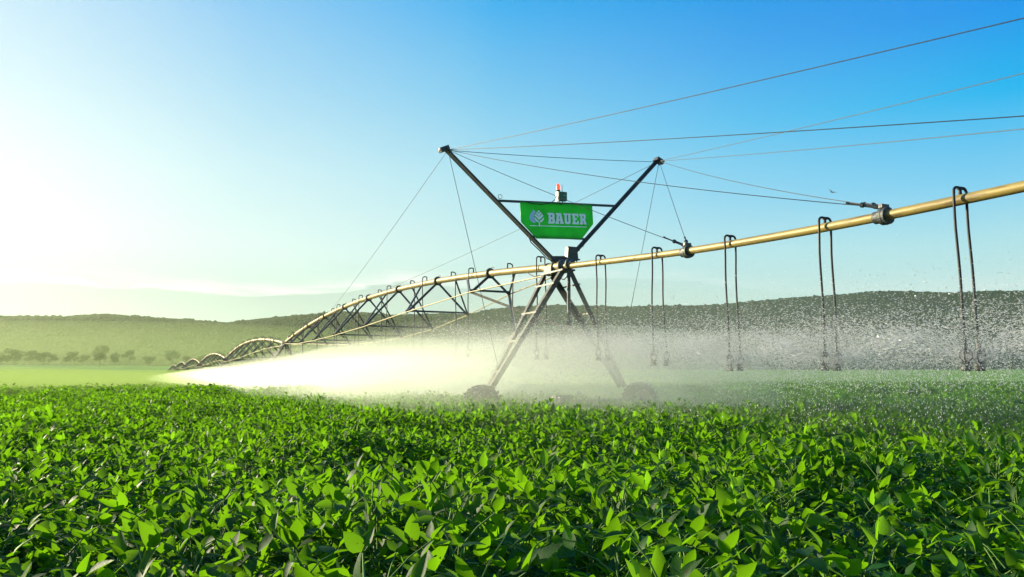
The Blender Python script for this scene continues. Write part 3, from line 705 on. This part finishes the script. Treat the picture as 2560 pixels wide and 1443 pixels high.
GL = {'B': ([[(0, 0), (.66, 0), (.80, .12), (.80, .42), (.72, .5), (.80, .58), (.80, .88), (.68, 1), (0, 1), (0, .83), (.1, .83), (.1, .17), (0, .17)], [(.37, .61), (.53, .61), (.53, .82), (.37, .82)], [(.37, .18), (.53, .18), (.53, .40), (.37, .40)]], .80),
    'A': ([[(0, 0), (.42, 0), (.42, .16), (.35, .16), (.375, .27), (.60, .27), (.625, .16), (.55, .16), (.55, 0), (.98, 0), (.98, .16), (.90, .16), (.72, 1), (.12, 1), (.12, .84), (.22, .84), (.08, .16), (0, .16)], [(.415, .43), (.56, .43), (.505, .78), (.47, .78)]], .98),
    'U': ([[(0, 1), (.4, 1), (.4, .84), (.34, .84), (.34, .19), (.52, .19), (.52, .84), (.46, .84), (.46, 1), (.84, 1), (.84, .84), (.77, .84), (.77, .11), (.65, 0), (.2, 0), (.08, .11), (.08, .84), (0, .84)]], .84),
    'E': ([[(0, 0), (.78, 0), (.78, .33), (.62, .33), (.60, .18), (.37, .18), (.37, .42), (.57, .42), (.57, .59), (.37, .59), (.37, .82), (.60, .82), (.62, .68), (.78, .68), (.78, 1), (0, 1), (0, .84), (.1, .84), (.1, .16), (0, .16)]], .78),
    'R': ([[(0, 0), (.42, 0), (.42, .16), (.37, .16), (.37, .37), (.48, .37), (.50, .10), (.60, 0), (.86, 0), (.86, .16), (.78, .16), (.76, .37), (.70, .46), (.80, .56), (.80, .88), (.68, 1), (0, 1), (0, .84), (.1, .84), (.1, .16), (0, .16)], [(.37, .56), (.53, .56), (.53, .82), (.37, .82)]], .86)}
polys = []
for ch, x0, x1 in (('B', 815, 978), ('A', 992, 1192), ('U', 1203, 1371), ('E', 1398, 1556), ('R', 1583, 1748)):
    pl, wd = GL[ch]
    for q in pl: polys.append([P2(x0 + (x1 - x0) * x / wd, 950 - 245 * y) for x, y in q])
curve_mesh("lettering", polys, .0025, M['white'], sg_, -.010)
drop = [(490, 628), (440, 690), (400, 745), (383, 800), (390, 850), (420, 900), (460, 925), (518, 925), (532, 912), (498, 865), (484, 815), (488, 765), (508, 720), (536, 690)]
em = curve_mesh("emblem_drop", [[P2(x, y + 15) for x, y in drop]], .0025, M['pale_blue'], sg_, -.010)
leafp = [[(608, 640), (640, 668), (608, 700), (578, 668)], [(562, 680), (608, 727), (655, 680), (675, 707), (608, 775), (540, 707)], [(527, 723), (608, 791), (690, 723), (712, 763), (608, 865), (505, 763)],
    [(497, 797), (600, 890), (600, 915), (560, 910), (520, 875), (500, 835)], [(722, 797), (616, 890), (616, 915), (660, 910), (700, 875), (720, 835)], [(597, 919), (621, 919), (621, 984), (597, 984)]]
curve_mesh("emblem_leaf", [[P2(x, y + 15) for x, y in q] for q in leafp], .0025, M['white'], sg_, -.010)
curve_mesh("underline", [[P2(*p) for p in [(383, 1000), (545, 1000), (545, 1017), (383, 1017)]], [P2(*p) for p in [(565, 1000), (1748, 1000), (1748, 1017), (565, 1017)]]], .0025, M['white'], sg_, -.010)

# warning lamp with transmitter box on the crossbar
bl = empty("warning_lamp", at(-.02, -.1, 5.42), PHI); tag(bl, "red dome warning lamp on a green box above the sign", "warning lamp")
b = MB(); b.box((.09, -.06, .105), (.088, 0, 0), (0, .06, 0), (0, 0, .105)); b.build("transmitter_box", M['dkgreen'], bl)
b = MB(); b.box((.11, -.124, .125), (.042, 0, 0), (0, .003, 0), (0, 0, .018)); b.build("label_plate", M['teal'], bl)
b = MB(); b.box((-.025, -.03, .10), (.022, 0, 0), (0, .06, 0), (0, 0, .112)); b.build("lit_box_side", M['cream'], bl)  # cream slab stands for the sunlit left face of the box
b = MB(); b.lathe((-.01, -.03, .215), (0, 0, 1), [(0, 0), (.03, 0), (.045, .02), (.047, .05), (.0, .05)], 16); lb = b.build("lamp_base", M['dark'], bl)
b = MB(); b.lathe((-.01, -.03, .266), (0, 0, 1), [(.043, 0), (.045, .05), (.043, .10), (.033, .13), (.015, .147), (0, .15)], 18); b.build("lens", M['lens'], lb)
b = MB(); b.tube([(.09, -.04, .21), (.09, -.04, .41)], [.009, .006], 6); b.build("antenna", M['dark'], bl)
b = MB(); b.tube([(.03 + .045 * math.cos(t * .5), -.09, -.05 + .045 * math.sin(t * .5)) for t in range(13)], .009, 6)
b.tube([(-.9, .03, -.07), (-.7, -.02, -.13), (-.45, -.02, -.13), (-.2, -.02, -.06), (-.1, -.03, .02), (-.06, -.03, .1)], .010, 6); b.build("wire_loop", M['hose'], bl)

# guy cables
def cable(a, b_, label, sag=.0, buckle=None, r=.0065):
    root = empty("guy_cable", at(*a), PHI); A = Vector((0, 0, 0)); B = Vector(b_) - Vector(a); N = 14
    pts = [A + (B - A) * (i / N) + Vector((0, 0, -sag * 4 * (i / N) * (1 - i / N))) for i in range(N + 1)]
    m_ = MB(); m_.tube(pts, r, 6); m_.build("wire", M['cable'], root)
    if buckle:
        d = (A - B).normalized(); m_ = MB()
        m_.tube([B, B + d * .06], .03, 8); m_.tube([B + d * .06, B + d * .24], .023, 8); m_.tube([B + d * .20, B + d * .24], .036, 8); m_.tube([B + d * .24, B + d * .42], .012, 6); m_.tube([B + d * .42, B + d * .45], .02, 6)
        m_.build("turnbuckle", M['dark'], root)
    tag(root, label, "cable", "guy cables of the mast frame")
l, r_t = tuple(LT + Vector((.05, -.05, 0))), tuple(RT + Vector((0, -.05, 0)))
F1, F2 = (-.02, -4.88, 3.63), (-.02, -9.06, 3.52)
cable(l, (0, -22.3, 3.50), "topmost cable rising from the left mast tip out of frame", .12)
cable(r_t, (0, -22.6, 3.74), "upper cable running right from the right mast tip out of frame", .12)
cable(l, (0, -14.0, 3.50), "nearly level cable from the left mast tip to the frame's right edge", .05)
cable(r_t, (0, -14.0, 3.50), "lower of two cables leaving the right mast tip for the right edge", .05)
cable((-2.72, 0, 6.35), (2.85, 0, 6.74), "tie cable between the two mast tips", .03)
cable(l, F2, "cable from left mast tip down to the larger second pipe flange", .12, True)
cable(r_t, (.06, -9.06, 3.53), "pale thin cable from right mast tip to the second pipe flange", .1, True)
cable(l, F1, "cable from left mast tip passing behind the sign to the first flange", .05, True)
cable(r_t, (.06, -4.86, 3.64), "short steep cable from the right mast tip to the first flange", .02, True)
cable(l, (-1.50, .06, 1.48), "steep cable from left mast tip down to the front tower legs", .02)
cable(r_t, (1.62, 0, 1.2), "steep cable from right mast tip down to the rear tower legs", .02)
cable(l, (-.05, 24.3, 4.6), "cable slanting down left from left mast tip to the arched span", .1)
cable(r_t, (.05, 16.9, 4.72), "long cable from right mast tip passing behind the sign to the span", .1)

# drop hoses with sprinklers
def sprinkler(b, x, y, z):
    """nozzle body, ring cage, deflector plate and weight, hanging with its top at z"""
    b.tube([(x, y, z + .02), (x, y, z - .05)], [.02, .032], 8); b.lathe((x, y, z - .15), (0, 0, 1), [(.014, .10), (.042, .09), (.046, .05), (.026, .03)], 10)
    for k in range(4):
        th = k * 1.571 + .4; c, s_ = math.cos(th), math.sin(th)
        b.tube([(x + .03 * c, y + .03 * s_, z - .05), (x + .066 * c, y + .066 * s_, z - .10), (x + .066 * c, y + .066 * s_, z - .16), (x + .026 * c, y + .026 * s_, z - .21)], .009, 5)
    b.lathe((x, y, z - .222), (0, 0, 1), [(0, .02), (.062, .012), (.068, 0), (.025, -.01)], 14)
    b.lathe((x, y, z - .315), (0, 0, 1), [(0, 0), (.058, .0), (.064, .03), (.042, .07), (.026, .085)], 12)
def drop_hose(s, zp, zn, rp, sides, label, group, seed=0, parent_loc=None):
    g = random.Random(seed); r_ = empty("drop_hose", parent_loc or at(0, s, zp), PHI)
    ztop = rp + (.085 if s < 0 else .125); b = MB(); b.tube([(0, 0, rp - .01), (0, 0, ztop + .005)], [.024, .017], 8)
    for sg in sides:
        w = .115 if len(sides) > 1 else .15
        pts = [(0, 0, ztop - .03), (sg * w * .15, 0, ztop)] + [(sg * (w * .45 + w * .55 * math.sin(t)), 0, ztop - .06 + .06 * math.cos(t)) for t in np.linspace(0, math.pi / 2, 6)] + [(sg * w, 0, ztop - .09)]
        b.tube(pts, .0175, 8)
    if len(sides) > 1: b.box((0, 0, ztop - .012), (.045, 0, 0), (0, .012, 0), (0, 0, .016))
    b.build("gooseneck", M['hose'], r_)
    for i, sg in enumerate(sides):
        w = .115 if len(sides) > 1 else .15; L = zp - zn; dx, dy = g.uniform(-.03, .03), -.02 + g.uniform(-.03, .03)
        pts = [(sg * w + dx * f + .012 * math.sin(f * 7 + seed) * min(1, f * 4), dy * f * f, ztop - .06 - (L + ztop - .06) * f) for f in np.linspace(0, 1, 13)]
        b = MB(); b.tube(pts, .0165, 7); b.build("hose", M['hose'], r_)
        b = MB(); sprinkler(b, *pts[-1]); b.build("sprinkler", M['plastic'], r_)
    return tag(r_, label, "drop hose", group)
NOZ = []
GR = "sprinkler drop hoses on the irrigation line"
OVL = ["double drop hose next to the tower's right side", "double drop hose second to the right of the tower", "double drop hose third right of the tower, just past the first flange",
       "double drop hose between third one and the frame's right end", "nearest double drop hose, largest, at the far right"]
for i, (s, zn) in enumerate([(-1.95, 1.72), (-4.0, 1.58), (-6.08, 1.47), (-8.12, 1.46), (-10.22, 1.44)]):
    drop_hose(s, zoh(s), zn + .20, .066, (-1, 1), OVL[i], GR, i)
    NOZ += [(-.1, s, zn), (.1, s, zn)]
for i, s in enumerate((-12.3, -14.8, -17)): NOZ += [(-.2, s, 1.45), (.2, s, 1.45)]
drop_hose(.85, 4.0, 1.80 + .20, .092, (-1, 1), "double drop hose straddling the tower's front legs", GR, 11); NOZ += [(-.2, .85, 1.8), (.2, .85, 1.8)]
ORD = ["first", "second", "third", "fourth", "fifth", "sixth", "seventh", "eighth", "ninth", "tenth", "eleventh", "twelfth", "thirteenth", "fourteenth", "fifteenth", "sixteenth", "seventeenth"]
SP1 = [2.8, 5.2, 7.05, 9.4, 11.2, 13.7, 15.5, 18.05, 19.8, 22.3, 24.1, 26.6, 28.3, 30.8, 32.6, 34.9, 36.6]
span2 = []
for i, s in enumerate(SP1):
    zp = 3.85 - .32 * s / SPAN + zbow(s); zn = float(np.interp(s, [0, 5, 18, 38], [1.82, 1.96, 1.76, 1.5]))
    d = drop_hose(s, zp, zn + .20, .092, (-1,) if i % 2 else (1,), "%s single drop hose left of the tower on the nearest arched span" % ORD[i], GR, 20 + i); NOZ.append((-.2 if i % 2 else .2, s, zn)); span2.append((d, s))
for d, s in span2:
    c = copy_tree(d); c.location = at(0, s + SPAN, 3.53 - .2 * s / SPAN + zbow(s)); tag(c, "tiny drop hose hanging under the second arched span"); NOZ.append((0, s + SPAN, 1.4))

# small things: bird, flowering weed
bd = MB(); N = 6
for sg in (-1, 1):
    pts = [(sg * x, .03 * math.sin(x * 9), z) for x, z in ((.02, 0), (.08, .05), (.16, .075), (.24, .06), (.30, .10))]; ch = [.07, .08, .07, .045, .01]
    vs = []
    for (x, y, z), c in zip(pts, ch): vs += [(x, y + c, z), (x, y - c, z), (x, y, z + .012)]
    bd.add(vs, [(i * 3 + a, i * 3 + b, i * 3 + 3 + b, i * 3 + 3 + a) for i in range(4) for a, b in ((0, 2), (2, 1), (1, 0))])
bd.tube([(0, -.16, 0), (0, -.12, .005), (0, -.05, .0), (0, .06, -.005), (0, .14, 0), (0, .22, 0)], [.012, .028, .036, .034, .018, .022], 8)
bo = bd.build("bird", M['bird']); bo.location = (.4104 * 47, 47, 1.25 + .2357 * 47); bo.rotation_euler = (R(20), R(14), R(20))
tag(bo, "small dark bird in flight above the second pipe flange", "bird")
wx, wy = -.5339 * 17.5, 17.5
wd_ = empty("flowering_weed", (wx, wy, 0)); tag(wd_, "tall yellow flowered weed sticking out of the crop on the left", "weed")
b = MB(); g = random.Random(5); tips = []
b.tube([(0, 0, 0), (.01, 0, .5), (.03, 0, .97)], [.008, .006, .003], 6); tips.append((.03, 0, .97))
for k in range(7):
    z0 = .55 + .05 * k; th = k * 2.4; L = .16; p1 = (math.cos(th) * L, math.sin(th) * L, z0 + .12 + g.uniform(0, .1)); b.tube([(.01, 0, z0), (p1[0] * .6, p1[1] * .6, z0 + .07), p1], [.004, .003, .002], 5); tips.append(p1)
b.build("stalk", M['weed'], wd_)
VV, FF, nv = [], [], 0
gg = np.random.default_rng(4)
for k in range(16):
    a = k * 2.4; P, Fl = leaflet(.11, .025, .2, .2, 3); dd = np.array([math.cos(a), math.sin(a), .5]); P = P @ basis(dd, np.array([0, 0, 1.])).T + np.array([0, 0, .45 + .028 * k]); VV.append(P); FF.append(Fl + nv); nv += len(P)
lo = npmesh("foliage", np.concatenate(VV), np.concatenate(FF), M['weed'], True, gg.uniform(0, 1, sum(len(f) for f in FF))); col.objects.link(lo); lo.parent = wd_
for k, tp in enumerate(tips):
    b = MB()
    for j in range(5):
        a = j * 1.257; c, s_ = math.cos(a), math.sin(a); T = Vector(tp)
        b.add([T, T + Vector((c * .02 - s_ * .014, s_ * .02 + c * .014, .012)), T + Vector((c * .038, s_ * .038, .016)), T + Vector((c * .02 + s_ * .014, s_ * .02 - c * .014, .012))], [(0, 1, 2, 3)])
    b.tube([tp, (tp[0], tp[1], tp[2] + .012)], .008, 6); b.build("flower", M['flower'], wd_)

# ------------------------------------------------------------------ water: droplets thrown by every sprinkler, one mass
def droplets():
    g = np.random.default_rng(9); PP, DD, SS, EE = [], [], [], []
    for i, (t, s, z) in enumerate(NOZ):
        far_ = s > 12; n = 12000 if s < -3 else (5200 if s < 2 else (2400 if s < 20 else (1500 if s < 40 else 700)))
        az = g.uniform(0, 2 * math.pi, n); el = np.radians(np.where(g.uniform(0, 1, n) < .5, g.normal(24, 2.5, n), g.normal(16, 6.5, n))); v0 = g.uniform(5.5, 9.0, n)
        tt = np.where(g.uniform(0, 1, n) < (.2 if s < -3 else .15), g.uniform(0, 1, n) ** 2.2, g.uniform(0, 1, n)) * 1.15; kd = g.uniform(.8, 2.2, n)
        e = np.exp(-kd * tt); hx = v0 * np.cos(el) * (1 - e) / kd
        vz0 = v0 * np.sin(el); zz = z + vz0 * (1 - e) / kd - 9.81 / kd * (tt - (1 - e) / kd) * .62
        vh = v0 * np.cos(el) * e; vz = vz0 * e - 9.81 * .62 * (1 - e) / kd
        X = t + hx * np.cos(az) + .25 * tt; Y = s + hx * np.sin(az)
        ok = (zz > .45) & (zz < 3.3) & ((zz > 1.15) | (g.uniform(0, 1, n) < (.3 if s < -3 else 1)))
        P = np.stack([X, Y, zz + g.normal(0, .05, n)], 1)[ok]; D = np.stack([vh * np.cos(az), vh * np.sin(az), vz], 1)[ok]
        PP.append(P); DD.append(D); EE.append(1 + 3 * (tt[ok] < .16) * g.uniform(.3, 1, ok.sum())); dist_ = max(6., 18.7 + .905 * s)
        SS.append(g.uniform(.6, 1.25, ok.sum()) * np.where(tt[ok] < .10, .6, 1.) * .0037 * (1 + (dist_ - 8) * .025))
    P, D, S = np.concatenate(PP), np.concatenate(DD), np.concatenate(SS); n = len(P)
    W_ = np.array(PX) * P[:, :1] + np.array(PY) * P[:, 1:2] + np.array(T0); W_[:, 2] += P[:, 2]
    S = S * np.clip(np.linalg.norm(W_ - np.array([0, 0, 1.25]), axis=1) / 9.5, .35, 1.0)
    Dw = np.array(PX) * D[:, :1] + np.array(PY) * D[:, 1:2]; Dw[:, 2] += D[:, 2]
    Dw /= np.linalg.norm(Dw, axis=1)[:, None] + 1e-6
    u = np.cross(Dw, g.normal(size=(n, 3))); u /= np.linalg.norm(u, axis=1)[:, None]; v = np.cross(Dw, u)
    L = S * g.uniform(1.5, 4.5, n) * np.concatenate(EE)
    a, b_, c = Dw * L[:, None], u * S[:, None], v * S[:, None]
    Q = np.stack([W_ - a, W_ + b_, W_ + c, W_ - b_, W_ - c, W_ + a], 1)
    f = np.array([(0, 2, 1), (0, 3, 2), (0, 4, 3), (0, 1, 4), (5, 1, 2), (5, 2, 3), (5, 3, 4), (5, 4, 1)])
    return Q.reshape(-1, 3), (f[None] + (np.arange(n) * 6)[:, None, None]).reshape(-1, 3)
def drop_mat():
    m = NT("water_drop"); tl = m.n('ShaderNodeBsdfTranslucent'); tl.inputs[0].default_value = (.9, .9, .88, 1)
    gl = m.n('ShaderNodeBsdfGlossy'); gl.inputs['Roughness'].default_value = .25; gl.inputs[0].default_value = (.9, .9, .9, 1)
    df = m.n('ShaderNodeBsdfDiffuse'); df.inputs[0].default_value = (.8, .8, .8, 1)
    a = m.n('ShaderNodeMixShader'); a.inputs[0].default_value = .3; m.l(tl.outputs[0], a.inputs[1]); m.l(df.outputs[0], a.inputs[2])
    b = m.n('ShaderNodeMixShader'); b.inputs[0].default_value = .25; m.l(a.outputs[0], b.inputs[1]); m.l(gl.outputs[0], b.inputs[2])
    m.l(b.outputs[0], m.out.inputs['Surface']); return m.mat
V, Fq = droplets(); o = npmesh("water_spray", V, Fq, drop_mat()); col.objects.link(o)
tag(o, "fine bright water droplets thrown out by the sprinklers", "water spray", None, 'stuff')

# ------------------------------------------------------------------ mist along the line (nested soft bodies of even density) and distance haze
def vol_mat(name, color, dens, aniso):
    m = NT(name); v = m.n('ShaderNodeVolumePrincipled'); v.inputs['Color'].default_value = (*color, 1); v.inputs['Density'].default_value = dens; v.inputs['Anisotropy'].default_value = aniso
    m.l(v.outputs[0], m.out.inputs['Volume']); return m.mat
def mist(s0, s1, w, zt, zb, dens, seed, taper=6.):
    """rounded tunnel of spray along the pipe, domed over every sprinkler"""
    n = 22; ss = np.arange(s0, s1, 1.0); vs = []
    for i, s in enumerate(ss):
        e = min(1, (s - s0) / taper, (s1 - s) / taper) if taper else 1; e = max(.02, e) ** .5
        gz = float(np.interp(s, [0, 40, 230], [0, -.35, -.45]))
        for k in range(n):
            th = 2 * math.pi * k / n; c, s_ = math.cos(th), math.sin(th)
            wob = 1 + .13 * mnoise.noise((s * .33 + seed * 7, c * 1.3, s_ * 1.3 + seed)) + .06 * mnoise.noise((s * .9, c * 2 + seed, s_ * 2))
            zc = (zt + zb) / 2; hz = (zt - zb) / 2
            x = w * e * math.copysign(abs(c) ** .9, c) * wob; z = zc + hz * (.35 + .65 * e) * math.copysign(abs(s_) ** .9, s_) * (wob if s_ > 0 else 1)
            vs.append(at(x - .8, s, z + gz))
    fs = []
    for i in range(len(ss) - 1):
        for k in range(n): l_ = (k + 1) % n; fs.append((i * n + k, i * n + l_, (i + 1) * n + l_, (i + 1) * n + k))
    fs += [tuple(range(n)), tuple(range(len(vs) - n, len(vs)))]; b = MB(); b.add(vs, fs, 0, True)
    o = b.build("spray_mist", vol_mat("spray_mist", (.98, 1, .86), dens, .66))
    return tag(o, None, "mist", None, 'stuff')
ML = ["wide thin veil of spray mist around the sprinkler line", "thicker low spray mist round the tower wheels and the left spans", "dense bright spray mist along the far spans", "thin core of spray mist at sprinkler height", "middle body of spray mist between the tower and the far end"]
for (s0, s1, w, zt, zb, de, sd), lb_ in zip([(-13, 240, 5.3, 2.6, -.2, .012, 1), (-7, 236, 4.7, 2.45, -.4, .043, 2), (2, 232, 3.2, 2.05, .5, .11, 3), (-11, 238, 3.4, 2.0, 1.1, .035, 4), (-5, 234, 4.0, 2.22, -.4, .040, 5)], ML):
    mist(s0, s1, w, zt, zb, de, sd)['label'] = lb_
# mist added over the left of the field, its tint standing for sun glow: a deep thin body and a shallow one nearer the line
def drift(name, c, rx, ry, h, dens, color, g_, label):
    n, k_ = 48, 14; vs = [(c[0], c[1], h)]
    for j in range(1, k_ + 1):
        ph = math.pi * .5 * j / k_
        for i in range(n):
            th = 2 * math.pi * i / n; w = 1 + .10 * mnoise.noise((math.cos(th) * 1.5, math.sin(th) * 1.5, 3.3 + h))
            vs.append((c[0] + rx * math.sin(ph) * math.cos(th) * w, c[1] + ry * math.sin(ph) * math.sin(th) * w, (h + 1) * math.cos(ph) ** .6 - 1))
    fs = [(0, 1 + i, 1 + (i + 1) % n) for i in range(n)] + [(1 + j * n + i, 1 + (j + 1) * n + i, 1 + (j + 1) * n + (i + 1) % n, 1 + j * n + (i + 1) % n) for j in range(k_ - 1) for i in range(n)] + [tuple(range(1 + (k_ - 1) * n, 1 + k_ * n))]
    b = MB(); b.add(vs, fs, 0, True); o = b.build(name, vol_mat(name, color, dens, g_), None); tag(o, label, "mist", None, 'stuff')
drift("drifting_glow_mist", (-300, 660), 330, 280, 42, .00085, (.40, .52, .22), .3, "thin added mist with a yellowish sun-glow tint over the far left field and trees")
drift("low_glow_mist", (-21, 33), 9, 18, 1.7, .05, (.42, .55, .16), .1, "nearest patch of added low glow-tinted mist just past the near crop on the left")
drift("low_glow_mist", (-36, 41), 18, 26, 1.75, .035, (.44, .58, .17), .1, "dense added low mist, tinted green for the glow, at the left edge of the near crop")
drift("low_glow_mist", (-45, 100), 75, 87, 2.1, .013, (.42, .56, .16), .1, "added low mist with a yellow-green glow tint on the crop left of the line")
HZ = .00010
b = MB(); b.box((0, 1300, 65), (3500, 0, 0), (0, 1900, 0), (0, 0, 110)); o = b.build("haze", vol_mat("haze", (.84, 1.0, .66), HZ, .55))
tag(o, "pale yellowish haze in the air over the field and hills", "haze", None, 'stuff')
